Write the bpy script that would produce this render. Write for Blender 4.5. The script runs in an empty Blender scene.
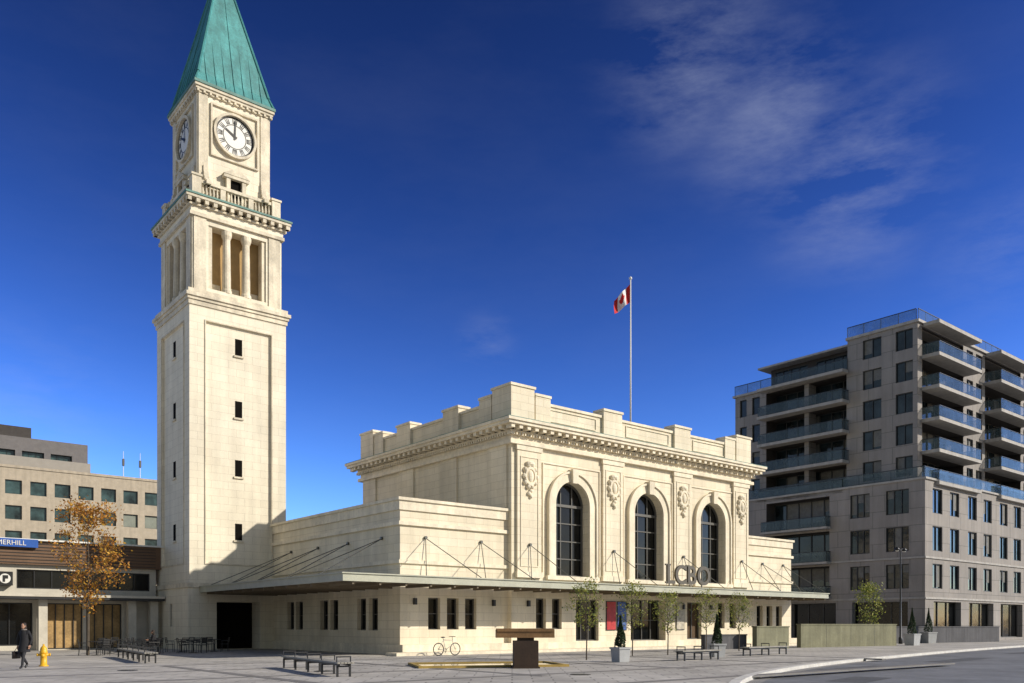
import bpy, math, random
from mathutils import Vector, Matrix
random.seed(7)
sc=bpy.context.scene
R=math.radians
ROT=math.atan2(0.635,0.772)
P0=(-5.97,45.5,0)
# ------------------------------------------------------------------ materials
def nn(nt,t,**k):
    n=nt.nodes.new(t)
    for a,v in k.items(): setattr(n,a,v)
    return n
def base(name):
    m=bpy.data.materials.new(name); m.use_nodes=True
    nt=m.node_tree; b=nt.nodes['Principled BSDF']
    return m,nt,b
def mixc(nt,a,b,f=1.0,mode='MULTIPLY'):
    n=nn(nt,'ShaderNodeMix',data_type='RGBA',blend_type=mode)
    if isinstance(f,(int,float)): n.inputs[0].default_value=f
    else: nt.links.new(f,n.inputs[0])
    for s,v in ((6,a),(7,b)):
        if isinstance(v,tuple): n.inputs[s].default_value=v
        else: nt.links.new(v,n.inputs[s])
    return n.outputs[2]
def noise(nt,vec,scale,detail=5,rough=.6):
    n=nn(nt,'ShaderNodeTexNoise'); n.inputs['Scale'].default_value=scale
    n.inputs['Detail'].default_value=detail; n.inputs['Roughness'].default_value=rough
    nt.links.new(vec,n.inputs['Vector']); return n.outputs['Fac']
def ramp(nt,f,a,b,c0,c1):
    n=nn(nt,'ShaderNodeMapRange'); n.inputs[1].default_value=a; n.inputs[2].default_value=b
    n.inputs[3].default_value=c0; n.inputs[4].default_value=c1
    nt.links.new(f,n.inputs[0]); return n.outputs[0]
def mapping(nt,vec,scale):
    n=nn(nt,'ShaderNodeMapping'); n.inputs['Scale'].default_value=scale
    nt.links.new(vec,n.inputs['Vector']); return n.outputs[0]
def plain(name,col,rough=.7,var=.25,scale=1.5,metal=0,bump=.15,spec=.4,streak=0):
    m,nt,b=base(name)
    tc=nn(nt,'ShaderNodeTexCoord').outputs['Object']
    f=noise(nt,tc,scale,6); f2=noise(nt,tc,scale*9,4)
    v=ramp(nt,f,.3,.7,1-var,1+var*.4); v2=ramp(nt,f2,.3,.7,1-var*.5,1+var*.3)
    c=mixc(nt,(*col,1),v); c=mixc(nt,c,v2)
    if streak:
        f4=noise(nt,mapping(nt,tc,(2.5,2.5,.15)),1.0,6); c=mixc(nt,c,ramp(nt,f4,.35,.62,1-streak,1.05))
    nt.links.new(c,b.inputs['Base Color'])
    b.inputs['Roughness'].default_value=rough; b.inputs['Metallic'].default_value=metal
    b.inputs['Specular IOR Level'].default_value=spec
    if bump:
        bp=nn(nt,'ShaderNodeBump'); bp.inputs['Strength'].default_value=bump; bp.inputs['Distance'].default_value=.02
        nt.links.new(f2,bp.inputs['Height']); nt.links.new(bp.outputs[0],b.inputs['Normal'])
    return m
def blocks(name,c1,c2,cm,bw,bh,mort=.02,rough=.85,stain=.25,horiz=False,bump=.35):
    m,nt,b=base(name)
    tc=nn(nt,'ShaderNodeTexCoord').outputs['Object']
    if not horiz:
        s=nn(nt,'ShaderNodeSeparateXYZ'); nt.links.new(tc,s.inputs[0])
        ad=nn(nt,'ShaderNodeMath',operation='ADD'); nt.links.new(s.outputs[0],ad.inputs[0]); nt.links.new(s.outputs[1],ad.inputs[1])
        cb=nn(nt,'ShaderNodeCombineXYZ'); nt.links.new(ad.outputs[0],cb.inputs[0]); nt.links.new(s.outputs[2],cb.inputs[1])
        vec=cb.outputs[0]
    else: vec=tc
    br=nn(nt,'ShaderNodeTexBrick'); nt.links.new(vec,br.inputs['Vector'])
    br.inputs['Scale'].default_value=1; br.inputs['Brick Width'].default_value=bw; br.inputs['Row Height'].default_value=bh
    br.inputs['Mortar Size'].default_value=mort; br.inputs['Mortar Smooth'].default_value=.3
    br.inputs['Color1'].default_value=(*c1,1); br.inputs['Color2'].default_value=(*c2,1); br.inputs['Mortar'].default_value=(*cm,1)
    c=br.outputs['Color']
    f=noise(nt,tc,.22,7); c=mixc(nt,c,ramp(nt,f,.3,.72,1-stain,1.08))
    f2=noise(nt,mapping(nt,tc,(1.6,1.6,.12) if not horiz else (1,1,1)),1.0,6)
    c=mixc(nt,c,ramp(nt,f2,.35,.65,1-stain*.6,1.05))
    f3=noise(nt,tc,11,4); c=mixc(nt,c,ramp(nt,f3,.3,.7,.96,1.04))
    nt.links.new(c,b.inputs['Base Color']); b.inputs['Roughness'].default_value=rough
    b.inputs['Specular IOR Level'].default_value=.25
    bp=nn(nt,'ShaderNodeBump',invert=True); bp.inputs['Strength'].default_value=bump; bp.inputs['Distance'].default_value=.02
    nt.links.new(br.outputs['Fac'],bp.inputs['Height'])
    bp2=nn(nt,'ShaderNodeBump'); bp2.inputs['Strength'].default_value=.15; bp2.inputs['Distance'].default_value=.02
    nt.links.new(f3,bp2.inputs['Height']); nt.links.new(bp.outputs[0],bp2.inputs['Normal'])
    nt.links.new(bp2.outputs[0],b.inputs['Normal'])
    return m
def glassm(name,col,rough=.06,var=.5,spec=.5):
    m,nt,b=base(name)
    tc=nn(nt,'ShaderNodeTexCoord').outputs['Object']
    f=noise(nt,tc,.7,3); c=mixc(nt,(*col,1),ramp(nt,f,.3,.7,1-var,1+var)); nt.links.new(c,b.inputs['Base Color'])
    b.inputs['Roughness'].default_value=rough; b.inputs['IOR'].default_value=1.5; b.inputs['Specular IOR Level'].default_value=spec
    f2=noise(nt,tc,.9,2); bp=nn(nt,'ShaderNodeBump'); bp.inputs['Strength'].default_value=.06; bp.inputs['Distance'].default_value=.1
    nt.links.new(f2,bp.inputs['Height']); nt.links.new(bp.outputs[0],b.inputs['Normal'])
    return m
def railglass(name):
    m,nt,b=base(name); b.inputs['Base Color'].default_value=(.08,.12,.135,1); b.inputs['Roughness'].default_value=.06
    tc=nn(nt,'ShaderNodeTexCoord').outputs['Object']; f=noise(nt,tc,.5,3)
    nt.links.new(ramp(nt,f,.3,.7,.25,.45),b.inputs['Alpha']); return m
STONE=blocks('limestone_ashlar',(.82,.735,.575),(.765,.68,.52),(.61,.535,.40),1.25,.46,.013,stain=.17)
TRIM=plain('limestone_trim',(.81,.725,.565),.8,.18,.8,streak=.12)
TSTONE=blocks('tower_limestone',(.84,.775,.63),(.79,.72,.58),(.64,.575,.455),1.1,.5,.012,stain=.16)
TTRIM=plain('tower_trim',(.77,.69,.54),.8,.28,.9,streak=.2)
TAN=plain('belfry_recess_tan',(.46,.31,.14),.9,.2)
COPPER=plain('verdigris_copper',(.075,.31,.31),.55,.35,.9,spec=.5,streak=.25)
COPPERD=plain('verdigris_trim',(.12,.25,.22),.6,.3,1.5)
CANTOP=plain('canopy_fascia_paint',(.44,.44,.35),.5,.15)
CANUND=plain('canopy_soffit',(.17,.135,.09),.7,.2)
DARK=plain('dark_metal',(.02,.02,.022),.45,.2,spec=.5)
STEEL=plain('steel_rod',(.12,.12,.11),.4,.1,metal=.6)
GLASS=glassm('dark_window_glass',(.006,.007,.008),.1,spec=.3)
FRAME=plain('window_frame_bronze',(.10,.096,.088),.5,.1)
ROOF=plain('flat_roof_gravel',(.2,.19,.18),.9,.2)
WHITE=plain('white_enamel',(.75,.74,.7),.5,.05)
BLACK=plain('black_paint',(.015,.015,.015),.5,.1)
DOORD=plain('dark_interior',(.010,.009,.008),.95,.3,bump=0,spec=.05)
# ------------------------------------------------------------------ builder
def empty(name,loc=(0,0,0),rot=0):
    e=bpy.data.objects.new(name,None); sc.collection.objects.link(e); e.location=loc; e.rotation_euler=(0,0,rot); e.empty_display_size=.5
    return e
class B:
    def __init__(s,name,loc=(0,0,0),rot=0,single=False):
        s.name=name; s.loc=loc; s.rot=rot; s.g={}; s.single=single
    def add(s,mat,vs,fs,part=None):
        g=s.g.setdefault((mat,part),([],[]))
        o=len(g[0]); g[0].extend(vs); g[1].extend([tuple(i+o for i in f) for f in fs])
    def quad(s,mat,p,part=None): s.add(mat,list(p),[tuple(range(len(p)))],part)
    def box(s,mat,x0,x1,y0,y1,z0,z1,part=None):
        v=[(x,y,z) for z in(z0,z1) for y in(y0,y1) for x in(x0,x1)]
        s.add(mat,v,[(0,2,3,1),(4,5,7,6),(0,1,5,4),(2,6,7,3),(0,4,6,2),(1,3,7,5)],part)
    def fbox(s,mat,F,u0,u1,z0,z1,d0,d1,part=None):
        v=[F(u,z,d) for z in(z0,z1) for d in(d0,d1) for u in(u0,u1)]
        s.add(mat,v,[(0,2,3,1),(4,5,7,6),(0,1,5,4),(2,6,7,3),(0,4,6,2),(1,3,7,5)],part)
    def tube(s,mat,p0,p1,r0,r1=None,n=8,part=None,cap=True):
        if r1 is None:r1=r0
        p0=Vector(p0);p1=Vector(p1);d=(p1-p0)
        if d.length<1e-6:return
        d.normalize(); a=d.orthogonal().normalized(); c=d.cross(a)
        vs=[];fs=[]
        for p,r in((p0,r0),(p1,r1)):
            for i in range(n):
                t=2*math.pi*i/n; vs.append(tuple(p+a*math.cos(t)*r+c*math.sin(t)*r))
        for i in range(n): j=(i+1)%n; fs.append((i,j,n+j,n+i))
        if cap: fs.append(tuple(range(n-1,-1,-1))); fs.append(tuple(range(n,2*n)))
        s.add(mat,vs,fs,part)
    def lathe(s,mat,c,prof,n=16,part=None):
        vs=[];fs=[]
        for r,z in prof:
            for i in range(n):
                t=2*math.pi*i/n; vs.append((c[0]+r*math.cos(t),c[1]+r*math.sin(t),c[2]+z))
        for k in range(len(prof)-1):
            for i in range(n): j=(i+1)%n; fs.append((k*n+i,k*n+j,(k+1)*n+j,(k+1)*n+i))
        fs.append(tuple(range(n-1,-1,-1))); fs.append(tuple(range((len(prof)-1)*n,len(prof)*n)))
        s.add(mat,vs,fs,part)
    def ell(s,mat,c,r,n=12,m=8,part=None):
        vs=[];fs=[]
        for k in range(m+1):
            ph=math.pi*k/m
            for i in range(n):
                t=2*math.pi*i/n; vs.append((c[0]+r[0]*math.sin(ph)*math.cos(t),c[1]+r[1]*math.sin(ph)*math.sin(t),c[2]+r[2]*math.cos(ph)))
        for k in range(m):
            for i in range(n): j=(i+1)%n; fs.append((k*n+i,(k+1)*n+i,(k+1)*n+j,k*n+j))
        s.add(mat,vs,fs,part)
    def torus(s,mat,c,ax1,ax2,R1,r,n=28,m=6,part=None):
        c=Vector(c);a=Vector(ax1);b=Vector(ax2);w=a.cross(b)
        vs=[];fs=[]
        for i in range(n):
            t=2*math.pi*i/n; o=a*math.cos(t)+b*math.sin(t)
            for k in range(m):
                q=2*math.pi*k/m; vs.append(tuple(c+o*(R1+r*math.cos(q))+w*r*math.sin(q)))
        for i in range(n):
            for k in range(m): fs.append((i*m+k,((i+1)%n)*m+k,((i+1)%n)*m+(k+1)%m,i*m+(k+1)%m))
        s.add(mat,vs,fs,part)
    def finish(s,smooth=False):
        items=list(s.g.items())
        if s.single:
            mats=[];vs=[];fs=[];mi=[]
            for (mat,part),(v,f) in items:
                if mat not in mats: mats.append(mat)
                o=len(vs); vs+=v; fs+=[tuple(i+o for i in q) for q in f]; mi+=[mats.index(mat)]*len(f)
            me=bpy.data.meshes.new(s.name); me.from_pydata([tuple(x) for x in vs],[],fs)
            for m in mats: me.materials.append(m)
            me.polygons.foreach_set('material_index',mi)
            ob=bpy.data.objects.new(s.name,me); sc.collection.objects.link(ob); ob.location=s.loc; ob.rotation_euler=(0,0,s.rot)
            if smooth: me.polygons.foreach_set('use_smooth',[True]*len(fs))
            me.update(); return ob
        e=empty(s.name,s.loc,s.rot)
        for (mat,part),(v,f) in items:
            nm=part or mat.name
            me=bpy.data.meshes.new(nm); me.from_pydata([tuple(x) for x in v],[],f); me.materials.append(mat)
            if smooth: me.polygons.foreach_set('use_smooth',[True]*len(f))
            me.update()
            ob=bpy.data.objects.new(nm,me); sc.collection.objects.link(ob); ob.parent=e
        return e
def Ffront(b0): return lambda u,z,d:(u,b0-d,z)
def Fback(b0): return lambda u,z,d:(u,b0+d,z)
def Fleft(a0): return lambda u,z,d:(a0-d,u,z)
def Fright(a0): return lambda u,z,d:(a0+d,u,z)
def op(u0,u1,z0,z1,depth=.3,pane=None,arch=False,nx=1,nz=1,fr=None,fw=.07,mw=.05,reveal=None):
    return dict(u0=u0,u1=u1,z0=z0,z1=z1,depth=depth,pane=pane or GLASS,arch=arch,nx=nx,nz=nz,fr=fr or FRAME,fw=fw,mw=mw,reveal=reveal)
def wall(b,mat,F,u0,u1,z0,z1,ops,part='walls'):
    us={u0,u1};zs={z0,z1}
    for o in ops: us|={o['u0'],o['u1']}; zs|={o['z0'],o['z1']}
    us=sorted(x for x in us if u0-1e-6<=x<=u1+1e-6); zs=sorted(x for x in zs if z0-1e-6<=x<=z1+1e-6)
    for i in range(len(us)-1):
        for j in range(len(zs)-1):
            cu=(us[i]+us[i+1])/2; cz=(zs[j]+zs[j+1])/2
            if any(o['u0']<cu<o['u1'] and o['z0']<cz<o['z1'] for o in ops): continue
            b.quad(mat,[F(us[i],zs[j],0),F(us[i+1],zs[j],0),F(us[i+1],zs[j+1],0),F(us[i],zs[j+1],0)],part)
    for o in ops:
        a,c,l,h,D=o['u0'],o['u1'],o['z0'],o['z1'],-o['depth']; rv=o['reveal'] or mat
        r=(c-a)/2; sp=h-r if o['arch'] else h; mid=(a+c)/2
        for u in(a,c): b.quad(rv,[F(u,l,0),F(u,l,D),F(u,sp,D),F(u,sp,0)],'reveals')
        b.quad(rv,[F(a,l,0),F(c,l,0),F(c,l,D),F(a,l,D)],'reveals')
        b.quad(o['pane'],[F(a,l,D),F(c,l,D),F(c,h,D),F(a,h,D)],'window_glass')
        if o['arch']:
            n=24; pts=[(mid-r*math.cos(math.pi*i/n),sp+r*math.sin(math.pi*i/n)) for i in range(n+1)]
            for (x0,y0),(x1,y1) in zip(pts,pts[1:]):
                b.quad(mat,[F(x0,y0,0),F(x1,y1,0),F(x1,h,0),F(x0,h,0)],part)
                b.quad(rv,[F(x0,y0,0),F(x1,y1,0),F(x1,y1,D),F(x0,y0,D)],'reveals')
            arc(b,o['fr'],F,mid,sp,r-o['fw'],r,D+.01,D+.12,part='window_frames')
        else: b.quad(rv,[F(a,h,0),F(c,h,0),F(c,h,D),F(a,h,D)],'reveals')
        fw=o['fw']; mw=o['mw']
        if fw>0:
            b.fbox(o['fr'],F,a,a+fw,l,sp,D+.01,D+.1,'window_frames'); b.fbox(o['fr'],F,c-fw,c,l,sp,D+.01,D+.1,'window_frames')
            b.fbox(o['fr'],F,a+fw,c-fw,l,l+fw,D+.01,D+.1,'window_frames')
            if not o['arch']: b.fbox(o['fr'],F,a+fw,c-fw,h-fw,h,D+.01,D+.1,'window_frames')
            for i in range(1,o['nx']):
                u=a+(c-a)*i/o['nx']; top=h-fw if not o['arch'] else sp+math.sqrt(max(0,r*r-(u-mid)**2))-fw*.5
                b.fbox(o['fr'],F,u-mw/2,u+mw/2,l+fw,top,D+.012,D+.09,'window_frames')
            for j in range(1,o['nz']):
                z=l+(sp-l)*j/o['nz']; b.fbox(o['fr'],F,a+fw,c-fw,z-mw/2,z+mw/2,D+.014,D+.085,'window_frames')
            if o['arch']: b.fbox(o['fr'],F,a+fw,c-fw,sp-mw*1.2,sp+mw*1.2,D+.016,D+.13,'window_frames')
def arc(b,mat,F,u,z,r0,r1,d0,d1,a0=0,a1=math.pi,n=28,part=None):
    for i in range(n):
        t0=a0+(a1-a0)*i/n;t1=a0+(a1-a0)*(i+1)/n
        q=lambda r,t,d:F(u+r*math.cos(t),z+r*math.sin(t),d)
        b.quad(mat,[q(r0,t0,d1),q(r1,t0,d1),q(r1,t1,d1),q(r0,t1,d1)],part)
        b.quad(mat,[q(r1,t0,d0),q(r1,t1,d0),q(r1,t1,d1),q(r1,t0,d1)],part)
        b.quad(mat,[q(r0,t0,d0),q(r0,t1,d0),q(r0,t1,d1),q(r0,t0,d1)],part)
def disc(b,mat,F,u,z,r,d,n=40,part=None):
    b.quad(mat,[F(u+r*math.cos(2*math.pi*i/n),z+r*math.sin(2*math.pi*i/n),d) for i in range(n)],part)
def band(b,mat,x0,x1,y0,y1,z0,z1,pr,part='mouldings'):
    b.box(mat,x0-pr,x1+pr,y0-pr,y1+pr,z0,z1,part)
# ================================================================== STATION
S=B('railway_station',P0,ROT)
FR=Ffront(0); FM=Ffront(-.35)
MA0,MA1,MB=7.4,30.65,17.0
WE=36.9
ops=[op(1.8,2.6,1.35,3.1,.35,nz=2),op(3.05,3.85,1.35,3.1,.35,nz=2),op(4.3,5.1,1.35,3.1,.35,nz=2)]
wall(S,STONE,FR,0,MA0,0,7.75,ops)
lo=[]
for b0 in(2.3,6.9,11.6): lo+=[op(b0,b0+1,1.3,3.1,.35,nz=2),op(b0+1.3,b0+2.3,1.3,3.1,.35,nz=2)]
wall(S,STONE,Fleft(0),0,16.3,0,7.75,lo)
wall(S,STONE,FR,MA1,WE,0,7.75,[op(32.2,33.0,1.35,3.1,.35,nz=2),op(33.5,34.3,1.35,3.1,.35,nz=2),op(34.8,35.6,1.35,3.1,.35,nz=2)])
wall(S,STONE,Fright(WE),0,16.3,0,7.75,[]); 
wall(S,STONE,Fback(16.3),0,WE,0,7.75,[])
for (x0,x1) in((0,MA0),(MA1,WE)):
    l=x0<5
    S.box(TRIM,x0-.14 if l else x0,x1 if l else x1+.14,-.14,16.3,6.95,7.15,'mouldings')
    S.box(TRIM,x0-.10 if l else x0,x1 if l else x1+.10,-.10,16.32,7.755,8.26,'wing_parapet')
    S.box(TRIM,x0-.2 if l else x0,x1 if l else x1+.2,-.2,16.4,8.262,8.42,'wing_coping')
S.box(TRIM,-.12,MA0,-.12,16.0,4.9,5.1,'mouldings'); S.box(TRIM,MA1,WE+.12,-.12,16.0,4.9,5.1,'mouldings')
S.box(TRIM,-.15,WE+.15,-.5,16.0,0,.55,'plinth')
# main block
cent=[12.25,19.3,26.2]
ops=[op(c-1.43,c+1.43,4.6,10.45,.6,arch=True,nx=3,nz=4,fw=.12,mw=.07) for c in cent]
INTR=plain('lit_shop_interior',(.10,.06,.03),.8,.5,1.2)
gl=[op(9.3,10.1,1.35,3.2,.35,nz=2),op(10.6,11.4,1.35,3.2,.35,nz=2),
    op(12.6,14.6,.6,3.2,.35,nx=3),op(17.6,21.1,.56,3.3,.7,nx=4,nz=2),op(23.4,25.0,.6,3.2,.35,nx=2,pane=INTR),op(26.9,27.7,1.35,3.2,.35),op(28.3,29.1,1.35,3.2,.35)]
wall(S,STONE,FM,MA0,MA1,0,12.2,ops+gl)
wall(S,STONE,Fleft(MA0),-.35,MB,0,12.2,[]); wall(S,STONE,Fright(MA1),-.35,MB,0,12.2,[]); wall(S,STONE,Fback(MB),MA0,MA1,0,12.2,[])
for c in cent:
    arc(S,TRIM,FM,c,9.02,1.44,1.95,0,.14,part='archivolts'); arc(S,TRIM,FM,c,9.02,1.95,2.08,0,.24,part='archivolts')
    for sg in(-1,1):
        S.fbox(TRIM,FM,*sorted((c+sg*1.44,c+sg*1.95)),4.6,9.02,.0,.14,'archivolts')
        S.fbox(TRIM,FM,*sorted((c+sg*1.95,c+sg*2.08)),4.6,9.02,.0,.24,'archivolts')
    S.add(TRIM,[FM(c-.17,10.35,.0),FM(c+.17,10.35,.0),FM(c+.28,11.2,0),FM(c-.28,11.2,0),FM(c-.17,10.35,.32),FM(c+.17,10.35,.32),FM(c+.28,11.2,.42),FM(c-.28,11.2,.42)],[(0,1,5,4),(1,2,6,5),(2,3,7,6),(3,0,4,7),(4,5,6,7)],'keystones')
    S.fbox(TRIM,FM,c-2.2,c+2.2,4.35,4.6,.0,.25,'sills')
    for u in(c-2.45,c+2.38): S.fbox(TRIM,FM,u,u+.07,4.6,11.4,0,.07,'panels')
    S.fbox(TRIM,FM,c-2.38,c+2.38,11.35,11.42,0,.07,'panels')
PC=[8.65,15.78,22.75,29.5]
for c in PC:
    S.fbox(STONE,FM,c-.92,c+.92,4.4,11.9,0,.16,'pilasters')
    S.fbox(TRIM,FM,c-1.0,c+1.0,11.9,12.2,0,.22,'pilaster_caps')
    S.fbox(TRIM,FM,c-1.0,c+1.0,4.4,4.75,0,.24,'pilaster_caps')
    for u in(c-.7,c+.65): S.fbox(TRIM,FM,u,u+.05,5.1,11.5,.16,.2,'panels')
    for z in(5.05,11.5): S.fbox(TRIM,FM,c-.7,c+.7,z,z+.05,.16,.2,'panels')
    q=FM(c,10.4,.2)
    S.torus(TRIM,q,(1,0,0),(0,0,1.35),.36,.11,20,6,'cartouches'); S.ell(TRIM,q,(.26,.2,.4),12,8,'cartouches')
    for k in range(10):
        t=k*.628; S.ell(TRIM,FM(c+.48*math.cos(t),10.4+.66*math.sin(t),.22),(.13,.16,.15),8,5,'cartouches')
    S.ell(TRIM,FM(c,11.15,.22),(.36,.2,.16),10,5,'cartouches')
    for k in range(3): S.ell(TRIM,FM(c+(-1)**k*.08,9.55-k*.17,.2),(.16-.02*k,.14,.13),8,5,'cartouches')
FLm=Fleft(MA0)
for c in(.9,5.9,10.9,15.9): S.fbox(STONE,FLm,c-.9,c+.9,8.5,12.2,0,.12,'pilasters')
x0,x1,y0,y1=MA0,MA1,-.35,MB
band(S,TRIM,x0,x1,y0,y1,12.2,12.42,.28); band(S,TRIM,x0,x1,y0,y1,12.42,12.86,.12)
band(S,TRIM,x0,x1,y0,y1,12.86,12.98,.30)
n=40
for i in range(n+1):
    u=x0-.5+(x1-x0+1)*i/n
    S.box(TRIM,u-.13,u+.13,y0-.78,y0-.28,12.985,13.2,'modillions'); S.box(TRIM,u-.13,u+.13,y1+.28,y1+.78,12.985,13.2,'modillions')
n=30
for i in range(n+1):
    u=y0-.5+(y1-y0+1)*i/n
    if i in(0,n): continue
    S.box(TRIM,x0-.78,x0-.28,u-.13,u+.13,12.985,13.2,'modillions'); S.box(TRIM,x1+.28,x1+.78,u-.13,u+.13,12.985,13.2,'modillions')
for i in range(110):
    u=x0-.3+(x1-x0+.6)*i/109; S.box(TRIM,u-.05,u+.05,y0-.36,y0-.11,12.7,12.858,'dentils')
for i in range(78):
    u=y0-.3+(y1-y0+.6)*i/77; S.box(TRIM,x0-.36,x0-.11,u-.05,u+.05,12.7,12.858,'dentils')
band(S,TRIM,x0,x1,y0,y1,13.2,13.38,.88,'cornice'); band(S,TRIM,x0,x1,y0,y1,13.38,13.54,.98,'cornice')
band(S,COPPERD,x0,x1,y0,y1,13.54,13.57,.99,'cornice_flashing')
def ring_wall(b,mat,x0,x1,y0,y1,z0,z1,t,part):
    b.box(mat,x0,x1,y0,y0+t,z0,z1,part); b.box(mat,x0,x1,y1-t,y1,z0,z1,part)
    b.box(mat,x0,x0+t,y0+t,y1-t,z0,z1,part); b.box(mat,x1-t,x1,y0+t,y1-t,z0,z1,part)
ring_wall(S,STONE,x0+.05,x1-.05,y0+.05,y1-.05,13.57,14.86,.5,'parapet')
ring_wall(S,TRIM,x0-.04,x1+.04,y0-.04,y1+.04,14.862,15.02,.68,'parapet_coping')
ring_wall(S,TRIM,x0-.03,x1+.03,y0-.03,y1+.03,13.572,13.8,.3,'parapet_base')
def pblock(ax0,ax1,by0,by1,h,cap=.07):
    S.box(STONE,ax0,ax1,by0,by1,13.575,h,'parapet_blocks'); S.box(TRIM,ax0-cap,ax1+cap,by0-cap,by1+cap,h+.002,h+.15,'parapet_block_caps')
for (a,b_) in((x0-.12,y0-.12),(x1-1.68,y0-.12),(x0-.12,y1-1.68),(x1-1.68,y1-1.68)): pblock(a,a+1.8,b_,b_+1.8,15.62)
for (a0_,a1_,b0_,b1_) in((x0+1.8,x0+3.0,y0-.09,y0+.6),(x1-3,x1-1.8,y0-.09,y0+.6),(x0-.09,x0+.6,y0+1.8,y0+3),(x0-.09,x0+.6,y1-3,y1-1.8)): pblock(a0_,a1_,b0_,b1_,15.3,.05)
for c in PC[1:3]: pblock(c-.85,c+.85,y0-.14,y0+.7,15.3)
for c in cent:
    S.fbox(TRIM,Ffront(y0+.05),c-2.1,c+2.1,13.95,14.0,0,.06,'parapet_panels'); S.fbox(TRIM,Ffront(y0+.05),c-2.1,c+2.1,14.66,14.71,0,.06,'parapet_panels')
    for u in(c-2.15,c+2.1): S.fbox(TRIM,Ffront(y0+.05),u,u+.05,13.95,14.71,0,.06,'parapet_panels')
for c in(5.6,11.2): pblock(x0-.14,x0+.7,c-.85,c+.85,15.3)
S.box(ROOF,x0+.5,x1-.5,y0+.5,y1-.5,13.3,13.65,'roof')
S.box(ROOF,.4,MA0-.1,.4,16.1,7.5,7.72,'roof'); S.box(ROOF,MA1+.1,WE-.3,.4,16.1,7.5,7.72,'roof')
# canopy
CB,CA,CE=-3.0,-5.0,37.4
Z0,Z1=3.68,4.03
S.box(CANTOP,CA+.06,CE-.06,CB+.06,-.52,Z0+.05,Z1-.01,'canopy_roof')
S.box(CANTOP,CA+.06,-.16,-.52,16.0,Z0+.05,Z1-.01,'canopy_roof')
S.box(CANTOP,CA,CE,CB,CB+.06,Z0,Z1,'canopy_fascia'); S.box(CANTOP,CA,CA+.06,CB+.06,16.0,Z0,Z1,'canopy_fascia'); S.box(CANTOP,CE-.06,CE,CB+.06,-.55,Z0,Z1,'canopy_fascia')
S.box(CANTOP,CA-.07,CE+.07,CB-.07,CB+.2,Z1,Z1+.06,'canopy_gutter'); S.box(CANTOP,CA-.07,CA+.2,CB+.2,16.0,Z1,Z1+.06,'canopy_gutter')
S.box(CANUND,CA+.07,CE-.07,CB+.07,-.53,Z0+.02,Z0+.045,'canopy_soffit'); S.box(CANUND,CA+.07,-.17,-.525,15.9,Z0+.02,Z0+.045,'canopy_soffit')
for i in range(29):
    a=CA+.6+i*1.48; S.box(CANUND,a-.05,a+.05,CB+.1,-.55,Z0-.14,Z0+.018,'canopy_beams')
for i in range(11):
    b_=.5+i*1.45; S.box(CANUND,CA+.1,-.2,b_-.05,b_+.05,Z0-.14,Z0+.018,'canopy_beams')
def rods(F,u,d,edge):
    S.tube(STEEL,F(u,6.35,d-.1),F(u,6.35,d+.12),.09,part='rod_anchors')
    for du in(-1.75,1.75):
        S.tube(STEEL,F(u,6.33,d+.05),F(u+du,4.12,edge),.024,n=6,part='canopy_tie_rods')
for u in(1.6,5.4): rods(FR,u,0,2.75)
for u in PC: rods(FM,u,.18,2.4)
for u in(32.9,35.7): rods(FR,u,0,2.75)
for u in(1.8,5.6,9.4,13.2): rods(Fleft(0),u,0,4.7)
RED=plain('poster_red',(.5,.03,.03),.5,.3,4); POST=plain('poster_paper',(.55,.5,.4),.6,.5,6); BLU=plain('poster_blue',(.05,.12,.4),.5,.3,4)
for u,m in((15.3,RED),(16.3,BLU),(22.2,POST)): 
    S.fbox(DARK,FM,u-.05,u+.85,1.25,3.15,0.0,.05,'poster_frames'); S.fbox(m,FM,u,u+.8,1.3,3.1,.05,.07,'posters')
for u in(.9,6.3,8.65,17.2,22.9,26.0,29.8): S.fbox(DARK,FM if MA0<u<MA1 else FR,u-.08,u+.08,2.7,3.05,.0,.18,'wall_lanterns')
SIGN=plain('sign_letters_paint',(.10,.085,.06),.5,.1)
st=S.finish()
def letter(ch,a):
    cu=bpy.data.curves.new('sign_letter_'+ch,'FONT'); cu.body=ch; cu.size=1.72; cu.extrude=.07; cu.offset=.035; cu.materials.append(SIGN)
    ob=bpy.data.objects.new('sign_letter_'+ch,cu); sc.collection.objects.link(ob); ob.parent=st
    ob.location=(a,CB+.12,4.3); ob.rotation_euler=(R(90),0,0)
letter('L',18.15); letter('C',19.0); letter('B',20.2); letter('O',21.25)
SL=B('sign_serifs')
F=Ffront(CB+.12)
for u0,u1,z in((18.1,18.6,4.3),(18.1,18.6,5.44),(20.13,20.5,4.3),(20.13,20.5,5.44)): SL.fbox(SIGN,F,u0,u1,z,z+.1,-.05,.05,'sign_serifs')
for u in(18.5,19.5,20.6,21.8): SL.fbox(DARK,F,u-.03,u+.03,4.05,4.35,-.05,.0,'sign_posts')
e=SL.finish(); e.parent=st; e.name='sign_supports'
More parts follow.
